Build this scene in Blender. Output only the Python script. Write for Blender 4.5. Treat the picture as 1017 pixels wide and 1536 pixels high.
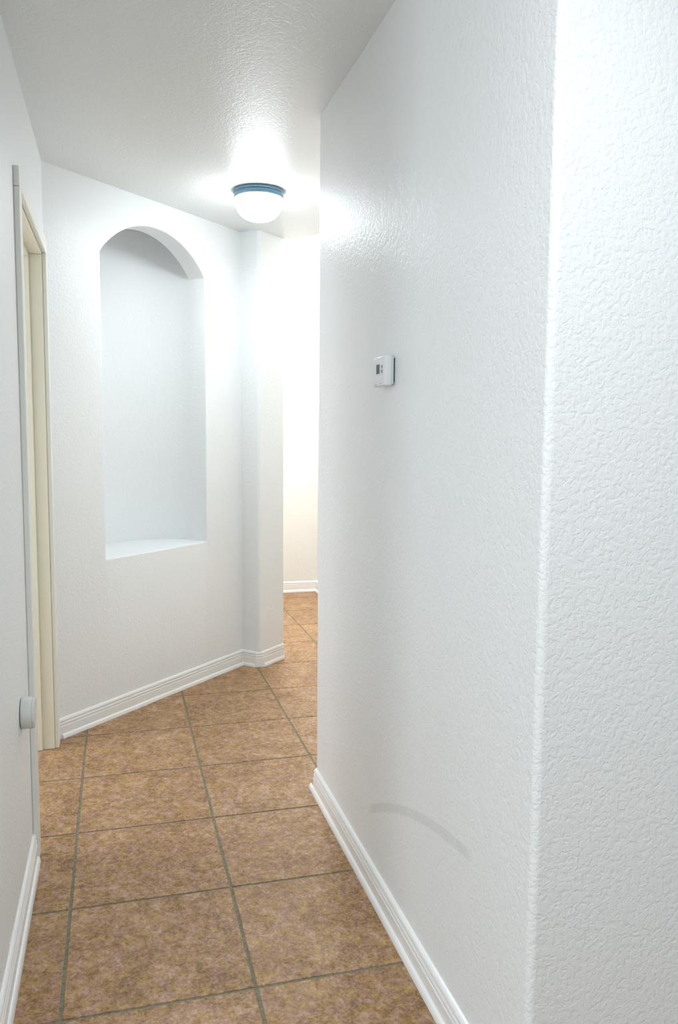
import bpy, bmesh, math, random
from mathutils import Vector, Matrix

random.seed(7)
S = 0.4536                      # tile module in metres
CEIL, HIGH = 2.4384, 3.05       # hallway ceiling, taller ceiling of the room beyond

# ------------------------------------------------------------------ scene, camera, light
scene = bpy.context.scene
COL = scene.collection
for o in list(bpy.data.objects):
    bpy.data.objects.remove(o)

cam_d = bpy.data.cameras.new('camera')
cam = bpy.data.objects.new('camera', cam_d)
COL.objects.link(cam)
cam_d.sensor_fit = 'HORIZONTAL'
cam_d.sensor_width = 36.0
cam_d.lens = 43.317
cam_d.clip_start = 0.02
right = Vector((0.9648, -0.2630, 0.0076))
up = Vector((0.0186, 0.0972, 0.9951))
fwd = Vector((0.2624, 0.9599, -0.0986)).normalized()
right = (right - fwd * right.dot(fwd)).normalized()
up = right.cross(fwd)
M = Matrix.Identity(4)
for i in range(3):
    M[i][0], M[i][1], M[i][2] = right[i], up[i], -fwd[i]
M.translation = Vector((0.1482, -1.8479, 1.3498))
cam.matrix_world = M
scene.camera = cam

world = bpy.data.worlds.new('world')
scene.world = world
world.use_nodes = True
world.node_tree.nodes['Background'].inputs[0].default_value = (0.62, 0.78, 1.0, 1)
world.node_tree.nodes['Background'].inputs[1].default_value = 0.6

vs = scene.view_settings
vs.view_transform = 'Standard'
vs.look = 'None'
vs.gamma = 1.0
vs.use_curve_mapping = False
vs.exposure = 0.0


def area_light(name, loc, aim, sx, sy, power, color, disk=False):
    d = bpy.data.lights.new(name, 'AREA')
    d.shape = 'DISK' if disk else 'RECTANGLE'
    d.size, d.size_y = sx, sy
    d.energy = power
    d.color = color
    o = bpy.data.objects.new(name, d)
    COL.objects.link(o)
    o.location = loc
    o.rotation_euler = (Vector(aim) - Vector(loc)).to_track_quat('-Z', 'Y').to_euler()
    return o


DOME = 29.0                                                      # glow of the hallway lamp's glass
COOL = (0.88, 0.95, 1.0)
# added daylight at unseen windows of the entry room, the entry room's ceiling lamp,
# added daylight of the side room, added daylight and ceiling lamp of the room beyond
area_light('added_entry_daylight', (1.7, -3.66, 1.45), (1.7, 0, 1.45), 1.3, 1.3, 9, (0.86, 0.94, 1.0))  # added daylight, set at an unseen window behind the camera
area_light('added_entry_side_daylight', (-2.96, -1.5, 1.25), (0, -1.5, 1.25), 2.0, 1.8, 53, (0.86, 0.94, 1.0))  # added daylight from an unseen west window, brightens the right-hand wall
area_light('entry_lamp_light', (.62, -1.42, 2.41), (.62, -1.42, 0), .34, .34, 17.3, COOL, True)
area_light('hallway_lamp_light', (.80, 1.966, 2.3005), (.80, 1.966, 0), .13, .13, 5.7, COOL, True)
area_light('added_side_room_daylight', (-2.36, 1.3, 1.35), (0, 1.3, 1.35), 1.5, 1.6, 45, (0.97, 0.97, 1.0))  # added daylight, sent through the door opening to brighten the hallway
area_light('added_far_daylight', (-1.44, 4.05, 1.45), (1.7, 4.05, 1.45), .9, 1.3, 9, (1.0, 0.98, 0.95))  # added daylight from an unseen window, brightens the far side wall
area_light('far_lamp_light', (1.30, 3.70, 3.02), (1.30, 3.70, 0), .34, .34, 58, (1.0, 0.98, 0.95), True)


# ------------------------------------------------------------------ helpers
def lin(r, g, b):
    f = lambda c: c / 12.92 if c <= .04045 else ((c + .055) / 1.055) ** 2.4
    return (f(r / 255), f(g / 255), f(b / 255), 1)


def link(name, bm, mat, parent=None, smooth=False, structure=False):
    bmesh.ops.recalc_face_normals(bm, faces=bm.faces[:])
    me = bpy.data.meshes.new(name)
    bm.to_mesh(me)
    bm.free()
    if mat:
        me.materials.append(mat)
    if smooth:
        for p in me.polygons:
            p.use_smooth = True
    o = bpy.data.objects.new(name, me)
    COL.objects.link(o)
    if parent:
        o.parent = parent
        o.matrix_parent_inverse = parent.matrix_world.inverted()
    elif structure:
        o['kind'] = 'structure'
    return o


def auto_smooth(o, deg=35):
    me = o.data
    for p in me.polygons:
        p.use_smooth = True
    me.set_sharp_from_angle(angle=math.radians(deg))


def empty(name, loc, structure=False):
    o = bpy.data.objects.new(name, None)
    COL.objects.link(o)
    o.empty_display_size = .05
    o.location = loc
    o.matrix_world = Matrix.Translation(loc)
    if structure:
        o['kind'] = 'structure'
    return o


def box(bm, lo, hi, bev=0, seg=2):
    r = bmesh.ops.create_cube(bm, size=1)
    c = [(a + b) / 2 for a, b in zip(lo, hi)]
    s = [abs(b - a) for a, b in zip(lo, hi)]
    for v in r['verts']:
        v.co = Vector((v.co.x * s[0] + c[0], v.co.y * s[1] + c[1], v.co.z * s[2] + c[2]))
    if bev:
        es = list({e for v in r['verts'] for e in v.link_edges})
        bmesh.ops.bevel(bm, geom=es, offset=bev, segments=seg, affect='EDGES', profile=.5)


def prism(bm, pts, z0, z1, rounds=None, n=5):
    """Vertical extrusion of a plan polygon; rounds {index: radius} gives bullnose corners."""
    rounds = rounds or {}
    out = []
    m = len(pts)
    for i, p in enumerate(pts):
        p = Vector(p)
        if i not in rounds:
            out.append(p)
            continue
        a = (Vector(pts[i - 1]) - p).normalized()
        b = (Vector(pts[(i + 1) % m]) - p).normalized()
        ang = a.angle(b)
        t = rounds[i] / math.tan(ang / 2)
        c = p + (a + b).normalized() * (rounds[i] / math.sin(ang / 2))
        s, e = p + a * t - c, p + b * t - c
        for k in range(n + 1):
            q = s.lerp(e, k / n).normalized() * rounds[i]
            out.append(c + q)
    bot = [bm.verts.new((p.x, p.y, z0)) for p in out]
    top = [bm.verts.new((p.x, p.y, z1)) for p in out]
    bm.faces.new(bot[::-1])
    bm.faces.new(top)
    for i in range(len(out)):
        j = (i + 1) % len(out)
        bm.faces.new((bot[i], bot[j], top[j], top[i]))


def sweep(bm, prof, path, round_ends=False):
    """Sweep a closed (offset, z) profile along a plan path, offset to the path's left."""
    P = [Vector(p) for p in path]
    if round_ends:                       # small shrunken rings at both ends
        e = .006
        d0, d1 = (P[1] - P[0]).normalized(), (P[-1] - P[-2]).normalized()
        P = [P[0], P[0] + d0 * e] + P[1:-1] + [P[-1] - d1 * e, P[-1]]
    rings = []
    for i, p in enumerate(P):
        din = (P[i] - P[i - 1]).normalized() if i else None
        dout = (P[i + 1] - P[i]).normalized() if i < len(P) - 1 else None
        n1 = Vector((-din.y, din.x)) if din else None
        n2 = Vector((-dout.y, dout.x)) if dout else None
        if n1 is None: m = n2
        elif n2 is None: m = n1
        else:
            m = (n1 + n2)
            m = m / m.length
            m = m / m.dot(n1)
        k = .62 if round_ends and i in (0, len(P) - 1) else 1
        rings.append([bm.verts.new((p.x + m.x * d * k, p.y + m.y * d * k, z * k)) for d, z in prof])
    n = len(prof)
    for a, b in zip(rings, rings[1:]):
        for i in range(n):
            j = (i + 1) % n
            bm.faces.new((a[i], a[j], b[j], b[i]))
    bm.faces.new(rings[0][::-1])
    bm.faces.new(rings[-1])


def lathe(bm, prof, axis='Z', n=40, org=(0, 0, 0)):
    """prof: list of (radius, along); closed with poles when radius is 0."""
    org = Vector(org)

    def place(r, h, t):
        a, b = r * math.cos(t), r * math.sin(t)
        return org + (Vector((a, b, h)) if axis == 'Z' else Vector((h, a, b)))
    rings = []
    for r, h in prof:
        if r < 1e-6:
            rings.append([bm.verts.new(place(0, h, 0))])
        else:
            rings.append([bm.verts.new(place(r, h, 2 * math.pi * k / n)) for k in range(n)])
    for a, b in zip(rings, rings[1:]):
        for k in range(n):
            j = (k + 1) % n
            if len(a) == 1 and len(b) == 1: continue
            if len(a) == 1: bm.faces.new((a[0], b[j], b[k]))
            elif len(b) == 1: bm.faces.new((a[k], a[j], b[0]))
            else: bm.faces.new((a[k], a[j], b[j], b[k]))


# ------------------------------------------------------------------ materials
class NT:
    def __init__(self, name):
        self.m = bpy.data.materials.new(name)
        self.m.use_nodes = True
        self.t = self.m.node_tree
        self.b = self.t.nodes['Principled BSDF']

    def n(self, typ, **kw):
        nd = self.t.nodes.new(typ)
        for k, v in kw.items():
            if k.startswith('i_'):
                nd.inputs[k[2:].replace('_', ' ')].default_value = v
            else:
                setattr(nd, k, v)
        return nd

    def l(self, a, b):
        self.t.links.new(a, b)

    def math(self, op, a, b=None, c=None, clamp=False):
        nd = self.t.nodes.new('ShaderNodeMath')
        nd.operation = op
        nd.use_clamp = clamp
        for i, v in enumerate((a, b, c)):
            if v is None: continue
            if isinstance(v, (int, float)): nd.inputs[i].default_value = v
            else: self.l(v, nd.inputs[i])
        return nd.outputs[0]

    def ramp(self, src, stops, interp='LINEAR'):
        r = self.t.nodes.new('ShaderNodeValToRGB')
        r.color_ramp.interpolation = interp
        el = r.color_ramp.elements
        while len(el) < len(stops): el.new(.5)
        for e, (p, c) in zip(el, stops):
            e.position = p
            e.color = c if len(c) == 4 else (*c, 1)
        self.l(src, r.inputs[0])
        return r.outputs[0]

    def step(self, v, lo, hi):
        nd = self.t.nodes.new('ShaderNodeMapRange')
        nd.interpolation_type = 'SMOOTHSTEP'
        nd.inputs[1].default_value, nd.inputs[2].default_value = lo, hi
        self.l(v, nd.inputs[0])
        return nd.outputs[0]


def paint(name, col, rough=.4, spec=.5):
    k = NT(name)
    k.b.inputs['Base Color'].default_value = col
    k.b.inputs['Roughness'].default_value = rough
    k.b.inputs['Specular IOR Level'].default_value = spec
    return k.m


def plaster(name, col, scale=92, strength=.38, dist=.0022, rough=.42, spec=.45, scuff=None):
    """Semi-gloss paint on orange-peel / knockdown plaster: the relief is bump only."""
    k = NT(name)
    tc = k.n('ShaderNodeTexCoord')
    wob = k.n('ShaderNodeTexNoise', i_Scale=scale, i_Detail=2.5, i_Roughness=.55, i_Distortion=.6)
    k.l(tc.outputs['Object'], wob.inputs['Vector'])
    flat = k.ramp(wob.outputs['Fac'], [(.36, (0, 0, 0)), (.50, (.72, .72, .72)), (.66, (1, 1, 1))])
    fine = k.n('ShaderNodeTexNoise', i_Scale=scale * 3.2, i_Detail=1.5)
    k.l(tc.outputs['Object'], fine.inputs['Vector'])
    h = k.math('MULTIPLY_ADD', fine.outputs['Fac'], .22, flat)
    bp = k.n('ShaderNodeBump', i_Strength=strength, i_Distance=dist)
    k.l(h, bp.inputs['Height'])
    k.l(bp.outputs[0], k.b.inputs['Normal'])
    k.b.inputs['Roughness'].default_value = rough
    k.b.inputs['Specular IOR Level'].default_value = spec
    k.b.inputs['Base Color'].default_value = col
    if scuff:
        (yc, zc, R), (y0, y1), w = scuff
        sp = k.n('ShaderNodeSeparateXYZ')
        k.l(tc.outputs['Object'], sp.inputs[0])
        dy = k.math('SUBTRACT', sp.outputs[1], yc)
        dz = k.math('SUBTRACT', sp.outputs[2], zc)
        r = k.math('SQRT', k.math('ADD', k.math('MULTIPLY', dy, dy), k.math('MULTIPLY', dz, dz)))
        d = k.math('ABSOLUTE', k.math('SUBTRACT', r, R))
        band = k.math('SUBTRACT', 1.0, k.step(d, w * .55, w))
        band = k.math('MULTIPLY', band, k.step(sp.outputs[1], y0 - .02, y0 + .03))
        band = k.math('MULTIPLY', band, k.math('SUBTRACT', 1.0, k.step(sp.outputs[1], y1 - .04, y1 + .015)))
        band = k.math('MULTIPLY', band, k.math('LESS_THAN', sp.outputs[0], .9))
        band = k.math('MULTIPLY', band, k.math('GREATER_THAN', sp.outputs[2], zc))
        bl = k.n('ShaderNodeTexNoise', i_Scale=22.0, i_Detail=2.0)
        k.l(tc.outputs['Object'], bl.inputs['Vector'])
        band = k.math('MULTIPLY', band, k.math('MULTIPLY_ADD', bl.outputs['Fac'], .9, .45), clamp=True)
        mx = k.n('ShaderNodeMix', data_type='RGBA')
        mx.inputs[6].default_value = col
        mx.inputs[7].default_value = tuple(c * f for c, f in zip(col, (.88, .885, .875))) + (1,) if len(col) == 3 else \
            (col[0] * .88, col[1] * .885, col[2] * .875, 1)
        k.l(band, mx.inputs[0])
        k.l(mx.outputs[2], k.b.inputs['Base Color'])
    return k.m


def circle3(a, b, c):
    ax, ay = a; bx, by = b; cx, cy = c
    d = 2 * (ax * (by - cy) + bx * (cy - ay) + cx * (ay - by))
    ux = ((ax * ax + ay * ay) * (by - cy) + (bx * bx + by * by) * (cy - ay) + (cx * cx + cy * cy) * (ay - by)) / d
    uy = ((ax * ax + ay * ay) * (cx - bx) + (bx * bx + by * by) * (ax - cx) + (cx * cx + cy * cy) * (bx - ax)) / d
    return ux, uy, math.hypot(ax - ux, ay - uy)


WALLC = (.865, .89, .895, 1)
m_wall = plaster('wall_plaster', WALLC)
m_wall_r = plaster('wall_plaster_scuffed', WALLC,
                   scuff=(circle3((.375, .228), (-.04, .402), (-.335, .457)), (-.335, .375), .016))
m_niche = plaster('niche_plaster', WALLC, strength=.28)
m_far = plaster('far_plaster', (.86, .86, .83, 1))
m_ceil = plaster('ceiling_plaster', (.83, .86, .86, 1), scale=95, strength=.4, dist=.002, rough=.36)
m_trim = paint('trim_white', (.90, .90, .89, 1), .26)
m_case = paint('casing_white', (.86, .86, .81, 1), .3)
m_door = paint('door_cream', lin(233, 231, 214), .35)
m_grout = None


def mk_tile():
    k = NT('ceramic_tile')
    tc = k.n('ShaderNodeTexCoord')
    oi = k.n('ShaderNodeObjectInfo')
    off = k.n('ShaderNodeVectorMath', operation='SCALE')
    off.inputs[0].default_value = (31.0, 17.0, 9.0)
    k.l(oi.outputs['Random'], off.inputs['Scale'])
    ad = k.n('ShaderNodeVectorMath', operation='ADD')
    k.l(tc.outputs['Object'], ad.inputs[0])
    k.l(off.outputs[0], ad.inputs[1])
    v = ad.outputs[0]
    n1 = k.n('ShaderNodeTexNoise', i_Scale=9.0, i_Detail=4.0, i_Roughness=.6, i_Distortion=.5)
    n2 = k.n('ShaderNodeTexNoise', i_Scale=46.0, i_Detail=4.0, i_Roughness=.62, i_Distortion=.5)
    n3 = k.n('ShaderNodeTexNoise', i_Scale=135.0, i_Detail=3.0, i_Roughness=.6, i_Distortion=.3)
    n4 = k.n('ShaderNodeTexNoise', i_Scale=30.0, i_Detail=3.0, i_Roughness=.6, i_Distortion=.4)
    off4 = k.n('ShaderNodeVectorMath', operation='ADD')
    off4.inputs[1].default_value = (5.3, 9.1, 2.7)
    k.l(v, off4.inputs[0])
    for n in (n1, n2, n3): k.l(v, n.inputs['Vector'])
    k.l(off4.outputs[0], n4.inputs['Vector'])
    a = k.math('MULTIPLY_ADD', n2.outputs['Fac'], .42, k.math('MULTIPLY_ADD', n3.outputs['Fac'], .34,
               k.math('MULTIPLY', n1.outputs['Fac'], .24)))
    ochre = k.ramp(a, [(.38, lin(112, 88, 60)), (.46, lin(148, 118, 82)), (.52, lin(170, 138, 100)), (.62, lin(194, 164, 126))])
    rose = k.ramp(a, [(.38, lin(126, 98, 80)), (.46, lin(154, 123, 102)), (.52, lin(172, 142, 121)), (.62, lin(198, 172, 152))])
    mx = k.n('ShaderNodeMix', data_type='RGBA')
    k.l(k.step(n4.outputs['Fac'], .38, .64), mx.inputs[0])
    k.l(ochre, mx.inputs[6])
    k.l(rose, mx.inputs[7])
    hs = k.n('ShaderNodeHueSaturation', i_Saturation=1.1)
    k.l(mx.outputs[2], hs.inputs['Color'])
    k.l(k.math('MULTIPLY_ADD', oi.outputs['Random'], .10, .95), hs.inputs['Value'])
    k.l(hs.outputs[0], k.b.inputs['Base Color'])
    k.b.inputs['Roughness'].default_value = .38
    k.l(k.math('MULTIPLY_ADD', n2.outputs['Fac'], .25, .42), k.b.inputs['Roughness'])
    k.b.inputs['Specular IOR Level'].default_value = .36
    bp = k.n('ShaderNodeBump', i_Strength=.25, i_Distance=.0015)
    k.l(a, bp.inputs['Height'])
    k.l(bp.outputs[0], k.b.inputs['Normal'])
    return k.m


def mk_grout():
    k = NT('grout')
    tc = k.n('ShaderNodeTexCoord')
    n = k.n('ShaderNodeTexNoise', i_Scale=120.0, i_Detail=3.0)
    k.l(tc.outputs['Object'], n.inputs['Vector'])
    c = k.ramp(n.outputs['Fac'], [(.3, lin(112, 108, 90)), (.7, lin(146, 140, 120))])
    k.l(c, k.b.inputs['Base Color'])
    k.b.inputs['Roughness'].default_value = .9
    return k.m


def mk_emit(name, col, strength):
    k = NT(name)
    k.b.inputs['Base Color'].default_value = (.9, .9, .9, 1)
    k.b.inputs['Emission Color'].default_value = (*col, 1)
    k.b.inputs['Emission Strength'].default_value = strength
    return k.m


def mk_metal(name, col, rough):
    k = NT(name)
    k.b.inputs['Base Color'].default_value = col
    k.b.inputs['Metallic'].default_value = .85
    k.b.inputs['Roughness'].default_value = rough
    return k.m


def mk_glass():
    k = NT('window_glass')
    k.b.inputs['Transmission Weight'].default_value = 1.0
    k.b.inputs['Roughness'].default_value = 0.0
    k.b.inputs['IOR'].default_value = 1.45
    return k.m


m_tile, m_grout = mk_tile(), mk_grout()
m_dome = mk_emit('lamp_glass', (.88, .95, 1.0), DOME)
m_pan = mk_metal('lamp_pan_metal', lin(112, 142, 162), .42)
m_plastic = paint('white_plastic', (.80, .82, .84, 1), .35)
m_plastic2 = paint('plate_plastic', (.70, .76, .80, 1), .4)
m_lcd = paint('lcd', lin(42, 70, 76), .45)
m_button = paint('button_olive', lin(150, 152, 134), .5)
m_dark = paint('dark_gap_and_dot', lin(60, 66, 66), .7)  # painted gap shade behind the fittings, also the indicator dots' own colour
m_drum = paint('drum_plastic', (.72, .73, .70, 1), .38)
m_glass = mk_glass()

# ------------------------------------------------------------------ plan
XL, XR = -.1245, .8543
YC, YE = -.597, 1.037                # near corner and far end of the right-hand wall
C0 = Vector((XL, XL + 1.927))        # corner between the left wall and the diagonal niche wall
U = Vector((1, 1)) / 2 ** .5         # along the niche wall
B = Vector((-1, 1)) / 2 ** .5        # into the niche wall
P0 = Vector((0, 1.927))              # s = 0 on the niche wall
IN1 = Vector((.835, 2.762))
OUT1 = Vector((.921, 2.676))
OUT2 = Vector((1.101, 2.856))
BK = OUT2 + B * .62
YF, XS = 4.782, 1.772                # far wall and the side wall next to it
YB, XE = -3.7, 3.0                   # entry room behind the camera
XW, YL = -3.0, -.12                  # its left part: left wall ends before the camera, shaped to admit added daylight
BN = .019

# floor: grout bed and one object per tile
bm = bmesh.new()
box(bm, (XW - .1, YB - .1, -.12), (XE + .1, YF + .1, -.0024))
floor = link('floor', bm, m_grout, structure=True)
bm = bmesh.new()
hw = S / 2 - .0044
ring = []
for z, w in ((-.0035, hw), (-.0009, hw), (0, hw - .0016)):
    ring.append([bm.verts.new((sx * w, sy * w, z)) for sx, sy in ((-1, -1), (1, -1), (1, 1), (-1, 1))])
for a, b in zip(ring, ring[1:]):
    for i in range(4):
        j = (i + 1) % 4
        bm.faces.new((a[i], a[j], b[j], b[i]))
bm.faces.new(ring[2])
tile0 = link('tile', bm, m_tile, floor)
first = True
SYA, SYB = .30, 2.60


def cell_open(i, j):
    x0, x1, y0, y1 = i * S, (i + 1) * S, j * S, (j + 1) * S
    if y1 < YB or y0 > YF: return False
    if y0 < YL - .01: return x0 < XE
    if y1 <= YC + .01: return x1 > XL - .01 and x0 < XE
    if x0 > XR and y0 > YC and y1 < YE: return False            # under the right-hand wall
    if x1 < XL - .14 and y1 > SYA and y0 < SYB: return x1 > -2.4
    if x1 < XL - .14: return y0 > 3.40 and x0 > -1.6             # room beyond, left part
    if x0 > XS: return y0 < YC
    # behind the face of the niche wall
    if (x1 - y0) < -1.927 and y1 < 3.4: return False
    if y0 > 2.0 and x1 + y0 < 3.0 and (x1 - y0) < -1.927 and y1 < 3.4: return False
    return True


for j in range(-9, 11):
    for i in range(-7, 7):
        if not cell_open(i, j): continue
        if first:
            t = tile0
            first = False
        else:
            t = tile0.copy()
            COL.objects.link(t)
            t.parent = floor
        t.location = ((i + .5) * S, (j + .5) * S, random.uniform(-.0003, .0001))
        t.rotation_euler = (0, 0, random.choice((0, 1, 2, 3)) * math.pi / 2)

# ceilings
bm = bmesh.new()
prism(bm, [(XW - .1, YL + .1), (XW - .1, YB - .1), (XE + .1, YB - .1), (XE + .1, .857), (OUT2.x, OUT2.y), (BK.x, BK.y), (-.30, BK.y), (-.30, 2.7), (-2.5, 2.7), (-2.5, YL + .1)],
      CEIL, HIGH + .1)
link('ceiling', bm, m_ceil, structure=True)
bm = bmesh.new()
box(bm, (-1.6, .8, HIGH), (2.4, YF + .1, HIGH + .1))
link('ceiling_far', bm, m_ceil, structure=True)

# left wall with its door opening, a grid of cells without the opening's cell
DY0, DY1, DZ = .822, 1.695, 2.045            # clear opening
j_ = .018
bm = bmesh.new()
ys, zs_ = [YL, DY0 - j_, DY1 + j_, C0.y], [0, DZ + j_, CEIL]
G = {(x, i, k): bm.verts.new((XL - .12 * x, y, z)) for x in (0, 1) for i, y in enumerate(ys) for k, z in enumerate(zs_)}
full = [(0, 0), (0, 1), (1, 1), (2, 0), (2, 1)]
for i, k in full:
    for x in (0, 1):
        bm.faces.new([G[x, i, k], G[x, i + 1, k], G[x, i + 1, k + 1], G[x, i, k + 1]])
    for (di, dk), p, q in (((-1, 0), (0, 0), (0, 1)), ((1, 0), (1, 0), (1, 1)), ((0, -1), (0, 0), (1, 0)), ((0, 1), (0, 1), (1, 1))):
        if (i + di, k + dk) not in full:
            a, b = (i + p[0], k + p[1]), (i + q[0], k + q[1])
            bm.faces.new([G[(0,) + a], G[(0,) + b], G[(1,) + b], G[(1,) + a]])
link('wall_left', bm, m_wall, structure=True)

# right-hand wall: a solid block with bullnose corners, its near face turned towards the entry room
bm = bmesh.new()
prism(bm, [(XR, YC), (XE, YC), (XE, YE), (XR, YE)], 0, CEIL, {0: .015, 3: BN}, 7)
w = link('wall_right', bm, m_wall_r, structure=True)
auto_smooth(w, 40)

# diagonal wall with the arched niche
bm = bmesh.new()
s0, s1, zs, zp = .137, .867, .7537, 2.139
sm, half, rise = (s0 + s1) / 2, (s1 - s0) / 2, .174
RR = (half * half + rise * rise) / (2 * rise)
zc = zp + rise - RR
D0, DT = .107, .47
SA, SB = (C0 - P0).dot(U), (IN1 - P0).dot(U)


def W(s, d, z):
    p = P0 + U * s + B * d
    return bm.verts.new((p.x, p.y, z))


NA = 28
ss = [s0 + (s1 - s0) * k / NA for k in range(NA + 1)]
arch = [zc + math.sqrt(max(RR * RR - (s - sm) ** 2, 0)) for s in ss]
arch[0] = arch[-1] = zp
# front face around the opening
fb = [W(s, 0, 0) for s in ss]; fs = [W(s, 0, zs) for s in ss]
fz = [W(s, 0, a) for s, a in zip(ss, arch)]; ft = [W(s, 0, CEIL) for s in ss]
la, lb, lc, ld = W(SA, 0, 0), W(SA, 0, CEIL), W(SB, 0, 0), W(SB, 0, CEIL)
for k in range(NA):
    bm.faces.new((fb[k], fb[k + 1], fs[k + 1], fs[k]))
    bm.faces.new((fz[k], fz[k + 1], ft[k + 1], ft[k]))
bm.faces.new((la, fb[0], fs[0], fz[0], ft[0], lb))
bm.faces.new((fb[-1], lc, ld, ft[-1], fz[-1], fs[-1]))
# reveal and arch soffit
gs0, gs1 = W(s0, D0, zs), W(s1, D0, zs)
gz = [W(s, D0, a) for s, a in zip(ss, arch)]
for k in range(NA):
    bm.faces.new((fz[k], gz[k], gz[k + 1], fz[k + 1]))
bm.faces.new((fs[0], gs0, gz[0], fz[0]))
bm.faces.new((fs[-1], fz[-1], gz[-1], gs1))
# curved back of the niche behind the arch, rising above it
NTOP = 2.40
cs = []
for k in range(NA + 1):
    a = math.pi * k / NA
    cs.append((sm - half * math.cos(a), D0 + .285 * math.sin(a) ** .95))
cb = [W(s, d, zs) if 0 < k < NA else (gs0 if k == 0 else gs1) for k, (s, d) in enumerate(cs)]
g0t, g1t = W(s0, D0, NTOP), W(s1, D0, NTOP)
ct = [W(s, d, NTOP) if 0 < k < NA else (g0t if k == 0 else g1t) for k, (s, d) in enumerate(cs)]
for k in range(NA):
    lo = [cb[k], cb[k + 1]]
    hi = [ct[k + 1], ct[k]]
    if k == 0: bm.faces.new((gs0, cb[1], ct[1], g0t, gz[0]))
    elif k == NA - 1: bm.faces.new((cb[k], gs1, gz[-1], g1t, ct[k]))
    else: bm.faces.new((cb[k], cb[k + 1], ct[k + 1], ct[k]))
bm.faces.new(ct)                                         # top of the shaft
bm.faces.new(gz + [g1t, g0t])                            # back of the arch panel
bm.faces.new(fs + [cb[k] for k in range(NA, -1, -1)])    # sill
# outer sides and back
ba, bb, bc, bd = W(SA, DT, 0), W(SA, DT, CEIL), W(SB, DT, 0), W(SB, DT, CEIL)
bm.faces.new((la, lb, bb, ba)); bm.faces.new((lc, bc, bd, ld)); bm.faces.new((ba, bb, bd, bc))
bm.faces.new([lb] + ft + [ld, bd, bb]); bm.faces.new([la] + fb + [lc, bc, ba])
bm.normal_update()
bm.edges.ensure_lookup_table()
fset = set(fs) | set(fz)
rim = [e for e in bm.edges if e.verts[0] in fset and e.verts[1] in fset and
       any(abs(f.normal.dot(Vector((B.x, B.y, 0)))) > .99 for f in e.link_faces) and
       any(abs(f.normal.dot(Vector((B.x, B.y, 0)))) < .5 for f in e.link_faces)]
bmesh.ops.bevel(bm, geom=rim, offset=.007, segments=3, affect='EDGES', profile=.5)
bmesh.ops.triangulate(bm, faces=[f for f in bm.faces if len(f.verts) > 4])
w = link('wall_niche', bm, m_niche, structure=True)
auto_smooth(w, 32)

# short pier at the end of the niche wall
bm = bmesh.new()
q = IN1 + B * .47
prism(bm, [tuple(IN1), tuple(OUT1), tuple(OUT2), tuple(BK), tuple(q)], 0, CEIL, {1: BN, 2: BN})
w = link('wall_pier', bm, m_wall, structure=True)
auto_smooth(w, 40)

# room beyond the hallway
bm = bmesh.new(); box(bm, (-1.6, YF, 0), (XS + .1, YF + .1, HIGH)); link('wall_far', bm, m_far, structure=True)
bm = bmesh.new(); box(bm, (XS, YE, 0), (XS + .1, YF, HIGH)); link('wall_far_right', bm, m_far, structure=True)
bm = bmesh.new(); box(bm, (-1.5, BK.y, 0), (BK.x, BK.y + .1, HIGH)); link('wall_far_near', bm, m_far, structure=True)


def wall_with_hole(name, mat, fixed, thick, axis, a0, a1, z1, h0, h1, hz0, hz1):
    """A wall across X or Y with a rectangular window hole."""
    bm = bmesh.new()
    for lo_a, hi_a, lo_z, hi_z in ((a0, h0, 0, z1), (h1, a1, 0, z1), (h0, h1, 0, hz0), (h0, h1, hz1, z1)):
        if axis == 'X': box(bm, (lo_a, fixed, lo_z), (hi_a, fixed + thick, hi_z))
        else: box(bm, (fixed, lo_a, lo_z), (fixed + thick, hi_a, hi_z))
    return link(name, bm, mat, structure=True)


wall_with_hole('wall_far_left', m_far, -1.6, .1, 'Y', BK.y, YF, HIGH, 3.6, 4.5, .8, 2.1)
wall_with_hole('wall_back', m_wall, YB - .1, .1, 'X', XW - .1, XE + .1, CEIL, 1.05, 2.35, .8, 2.1)
wall_with_hole('wall_west', m_wall, XW - .1, .1, 'Y', YB, YL + .1, CEIL, -2.5, -.5, .35, 2.15)
bm = bmesh.new(); box(bm, (XW, YL, 0), (XL - .12, YL + .1, CEIL)); link('wall_entry', bm, m_wall, structure=True)
bm = bmesh.new(); box(bm, (XE, YB, 0), (XE + .1, YC, CEIL)); link('wall_east', bm, m_wall, structure=True)


def window(name, lo, hi, axis):
    """Added unseen window for an added daylight: white sash frame, mullion, two panes."""
    e = empty(name, ((lo[0] + hi[0]) / 2, (lo[1] + hi[1]) / 2, lo[2]), True)
    bm = bmesh.new()
    x, t = (0, 1) if axis == 'X' else (1, 0)
    mid = (lo[x] + hi[x]) / 2

    def bar(a0, a1, z0, z1):
        l, h = list(lo), list(hi)
        l[x], h[x], l[2], h[2] = a0, a1, z0, z1
        box(bm, l, h, .004, 1)
    bar(lo[x], lo[x] + .05, lo[2], hi[2]); bar(hi[x] - .05, hi[x], lo[2], hi[2])
    bar(lo[x] + .05, hi[x] - .05, lo[2], lo[2] + .05); bar(lo[x] + .05, hi[x] - .05, hi[2] - .05, hi[2])
    bar(mid - .02, mid + .02, lo[2] + .05, hi[2] - .05)
    link('window_frame', bm, m_trim, e)
    for a0, a1 in ((lo[x] + .05, mid - .02), (mid + .02, hi[x] - .05)):
        bm = bmesh.new()
        l, h = list(lo), list(hi)
        c = (lo[t] + hi[t]) / 2
        l[t], h[t] = c - .003, c + .003
        l[x], h[x], l[2], h[2] = a0, a1, lo[2] + .05, hi[2] - .05
        box(bm, l, h)
        link('pane', bm, m_glass, e)


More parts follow.
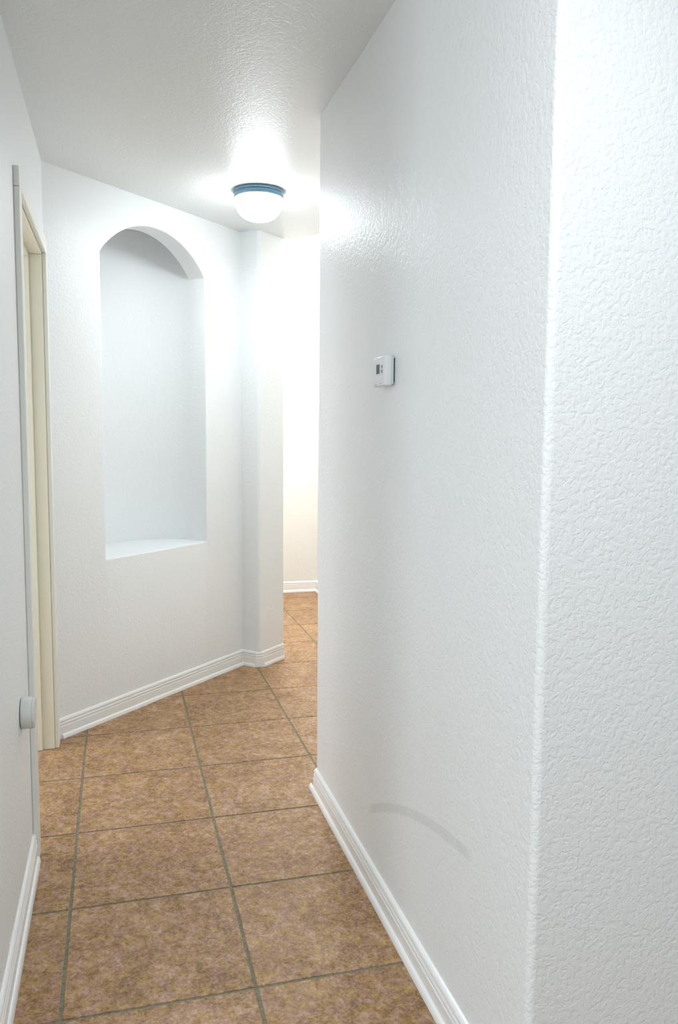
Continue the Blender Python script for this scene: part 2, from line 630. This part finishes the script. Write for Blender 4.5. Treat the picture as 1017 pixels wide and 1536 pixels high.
# unseen room behind the open door, added to light the hallway
SX0, SX1, SY0, SY1 = -2.4, XL - .12, .30, 2.60
bm = bmesh.new(); box(bm, (SX0 - .1, SY0 - .1, 0), (SX1, SY0, CEIL)); link('wall_side_near', bm, m_wall, structure=True)
bm = bmesh.new(); box(bm, (SX0 - .1, SY1, 0), (SX1, SY1 + .1, CEIL)); link('wall_side_far', bm, m_wall, structure=True)
wall_with_hole('wall_side_left', m_wall, SX0 - .1, .1, 'Y', SY0, SY1, CEIL, .55, 2.05, .55, 2.15)
window('added_window_4', (SX0 - .08, .55, .55), (SX0 - .03, 2.05, 2.15), 'Y')  # added with the side room's daylight
bm = bmesh.new(); box(bm, (SX1, C0.y, 0), (SX1 + .1, SY1, CEIL)); link('wall_side_right', bm, m_wall, structure=True)
window('added_window_1', (1.05, YB - .08, .8), (2.35, YB - .03, 2.1), 'X')  # added out of view for the entry daylight
window('added_window_3', (XW - .08, -2.5, .35), (XW - .03, -.5, 2.15), 'Y')  # added out of view for the entry side daylight
window('added_window_2', (-1.58, 3.6, .8), (-1.53, 4.5, 2.1), 'Y')  # added out of view for the far room's daylight

# ------------------------------------------------------------------ baseboards with shoe moulding
BB = [(0, 0), (.0130, 0), (.0130, .052), (.0115, .0545), (.0085, .0555), (.0085, .0585), (.0115, .0595),
      (.0120, .0630), (.0105, .0680), (.0065, .0700), (.0065, .0725), (.0100, .0735), (.0105, .0770), (.0085, .0830),
      (.0050, .0872), (0, .0885)]
SH = [(.0128, 0)] + [(.0128 + .0095 * math.cos(a), .019 * math.sin(a)) for a in
                     [math.pi / 2 * k / 6 for k in range(7)]]


def baseboard(name, path, shoes):
    bm = bmesh.new()
    sweep(bm, BB, path)
    o = link(name, bm, m_trim, structure=True)
    for run in shoes:
        bm = bmesh.new()
        sweep(bm, SH, run, True)
        auto_smooth(link('shoe_moulding', bm, m_trim, o), 50)
    return o


def tup(*v): return [tuple(p) for p in v]


ch = .021
baseboard('baseboard_left', [(XL, .757), (XL, YL), (XW + .02, YL)], [[(XL, .752), (XL, YL), (XW + .03, YL)]])
d = (OUT1 - OUT2).normalized(); e = (IN1 - OUT1).normalized()
baseboard('baseboard_niche',
          tup(BK - B * .02, OUT2 + B * ch, OUT2 + d * ch, OUT1 - d * ch, OUT1 + e * ch, IN1, C0 + U * .002),
          [tup(OUT2 + d * ch, OUT1 - d * ch), tup(OUT1 + e * ch, IN1, C0 + U * .014)])
baseboard('baseboard_right',
          [(XE - .02, YC), (XR + ch, YC), (XR, YC + ch), (XR, YE - .014), (XR + .014, YE), (XS - .02, YE)],
          [[(XE - .03, YC), (XR + ch, YC)], [(XR, YC + ch), (XR, YE + .026)], [(XR + ch, YE), (XS - .03, YE)]])
baseboard('baseboard_far', [(XS, YE + .03), (XS, YF), (-1.49, YF)], [[(XS, YE + .04), (XS, YF), (-1.48, YF)]])

# ------------------------------------------------------------------ door frame and door in the left wall
fr = empty('trim_1', (XL, (DY0 + DY1) / 2, 0), True)
CASW = .058


def casing(name, a, b):
    """Flat casing with an eased stepped face; a, b are (y, z) corners."""
    bm = bmesh.new()
    box(bm, (XL, a[0], a[1]), (XL + .017, b[0], b[1]), .003, 2)
    return link(name, bm, m_case, fr)


casing('side_casing', (DY0 - .006 - CASW, 0), (DY0 - .006, DZ + .006))
casing('side_casing', (DY1 + .006, 0), (DY1 + .006 + CASW, DZ + .006))
casing('head_casing', (DY0 - .006 - CASW, DZ + .0065), (DY1 + .006 + CASW, DZ + .006 + CASW))
for y0, y1, z0, z1, nm in ((DY0 - j_, DY0, 0, DZ, 'jamb'), (DY1, DY1 + j_, 0, DZ, 'jamb'),
                           (DY0 - j_, DY1 + j_, DZ, DZ + j_, 'head_jamb')):
    bm = bmesh.new(); box(bm, (XL - .12, y0, z0), (XL, y1, z1), .0015, 1); link(nm, bm, m_door, fr)
for y0, y1, z0, z1 in ((DY0, DY0 + .011, 0, DZ - .011), (DY1 - .011, DY1, 0, DZ - .011), (DY0, DY1, DZ - .011, DZ)):
    bm = bmesh.new(); box(bm, (XL - .083, y0, z0), (XL - .048, y1, z1), .002, 1); link('door_stop', bm, m_door, fr)

# the leaf stands open at a right angle, hinged at the near jamb inside the side room
HX, HY = XL - .122, DY0 + .002
dr = empty('door_1', (HX, HY, .008), True)
LW = DY1 - DY0 - .006
bm = bmesh.new(); box(bm, (HX - LW, HY - .035, .008), (HX, HY, DZ - .004), .002, 1)
link('door_leaf', bm, m_door, dr)
for x0 in (HX - LW + .12, HX - LW / 2 + .05):
    for z0, z1 in ((.22, .88), (1.05, 1.50), (1.62, 1.90)):
        bm = bmesh.new(); box(bm, (x0, HY - .0005, z0), (x0 + .267, HY + .006, z1), .003, 2)
        link('door_panel', bm, m_door, dr)
bm = bmesh.new()
lathe(bm, [(0, -.002), (.030, -.002), (.030, .006), (.012, .010), (.012, .026), (.024, .032), (.026, .042), (.018, .05), (0, .052)],
      'Z', 28, (0, 0, 0))
for v in bm.verts: v.co = Vector((HX - LW + .07 + v.co.x, HY + v.co.z, .96 + v.co.y))
auto_smooth(link('door_knob', bm, mk_metal('knob_metal', (.55, .55, .53, 1), .3), dr))

# ------------------------------------------------------------------ flush ceiling lamp in the hallway
lx, ly = .80, 1.966
lamp = empty('ceiling_light', (lx, ly, CEIL))
lamp['label'] = 'round flush ceiling light with glowing white glass bowl and dark metal rim in hallway'
lamp['category'] = 'ceiling light'
bm = bmesh.new()
lathe(bm, [(0, -.0005), (.113, -.0005), (.1155, -.003), (.1155, -.013), (.111, -.016), (.111, -.024), (.1135, -.026),
           (.1135, -.033), (.110, -.036), (.100, -.036), (.100, -.030), (0, -.030)], 'Z', 56, (lx, ly, CEIL))
auto_smooth(link('metal_rim', bm, m_pan, lamp), 30)
bm = bmesh.new()
prof = [(.104, -.0365), (.109, -.038)]
for k in range(1, 13):
    a = math.pi / 2 * k / 12
    prof.append((.109 * math.cos(a) ** .72 if k < 12 else 0, -.040 - .093 * math.sin(a)))
lathe(bm, prof, 'Z', 56, (lx, ly, CEIL))
link('glass_bowl', bm, m_dome, lamp, smooth=True)

# ------------------------------------------------------------------ thermostat on the right-hand wall
ty0, ty1, tz0, tz1 = .187, .287, 1.4690, 1.5465
th = empty('thermostat', (XR, (ty0 + ty1) / 2, (tz0 + tz1) / 2))
th['label'] = 'small white wall thermostat with dark display and two buttons on the right wall'
th['category'] = 'thermostat'
bm = bmesh.new(); box(bm, (XR - .0095, ty0 + .004, tz0 + .004), (XR - .0036, ty1 - .002, tz1 - .003), .0015, 2)
link('wall_plate', bm, m_plastic2, th)
bm = bmesh.new(); box(bm, (XR - .0036, ty0 + .0065, tz0 + .012), (XR, ty1 - .010, tz1 - .006))
link('plate_gap_shade', bm, m_dark, th)  # dark filler painting the shade in the gap between plate and wall
bm = bmesh.new(); box(bm, (XR - .030, ty0, tz0), (XR - .0095, ty1, tz1), .004, 3)
auto_smooth(link('housing', bm, m_plastic, th), 50)
f = XR - .030
bm = bmesh.new(); box(bm, (f - .0012, .2215, 1.4975), (f + .001, .2565, 1.5300), .0008, 2)
bz = link('display_bezel', bm, m_plastic, th)
bm = bmesh.new(); box(bm, (f - .0018, .2255, 1.5015), (f - .0008, .2525, 1.5262))
link('display', bm, m_lcd, bz)
for z in (1.5190, 1.5065):
    bm = bmesh.new()
    lathe(bm, [(0, -.0022), (.0030, -.0020), (.0040, -.0008), (.0040, .0006), (0, .0006)], 'X', 20, (f, .2085, z))
    for v in bm.verts: v.co.z = z + (v.co.z - z) * 1.25
    link('button', bm, m_button, th, smooth=True)
for y, z in ((.2585, 1.4745), (.2190, 1.4755)):
    bm = bmesh.new()
    lathe(bm, [(0, -.0006), (.0016, -.0006), (.0018, .0004), (0, .0004)], 'X', 14, (f, y, z))
    link('indicator_dot', bm, m_dark, th)

# ------------------------------------------------------------------ drum-shaped fitting low on the left wall
dy, dz = .546, .550
dm = empty('wall_fitting', (XL, dy, dz))
dm['label'] = 'round white drum shaped fitting low on the left wall before the door frame'
dm['category'] = 'wall fitting'
bm = bmesh.new()
lathe(bm, [(0, 0), (.040, 0), (.040, .0022), (0, .0022)], 'X', 44, (XL, dy, dz))
link('drum_gap_shade', bm, m_dark, dm)  # dark disc standing in for the gap shadow between drum and wall
bm = bmesh.new()
lathe(bm, [(0, .0022), (.0435, .0022), (.0445, .0035), (.0445, .0295), (.0435, .031), (0, .031)], 'X', 48, (XL, dy, dz))
auto_smooth(link('drum_body', bm, m_drum, dm), 40)
bm = bmesh.new()                          # knurled front cap
n = 48
rings = []
for r, h in ((.0415, .0305), (.0432, .032), (.0432, .036), (.0405, .0385)):
    rings.append([bm.verts.new((XL + h, dy + (r - (.0014 if k % 4 < 1 else 0)) * math.cos(2 * math.pi * k / n),
                                dz + (r - (.0014 if k % 4 < 1 else 0)) * math.sin(2 * math.pi * k / n))) for k in range(n)])
for a, b in zip(rings, rings[1:]):
    for k in range(n):
        bm.faces.new((a[k], a[(k + 1) % n], b[(k + 1) % n], b[k]))
bm.faces.new(rings[0]); bm.faces.new(rings[-1])
auto_smooth(link('front_cap', bm, m_drum, dm), 40)
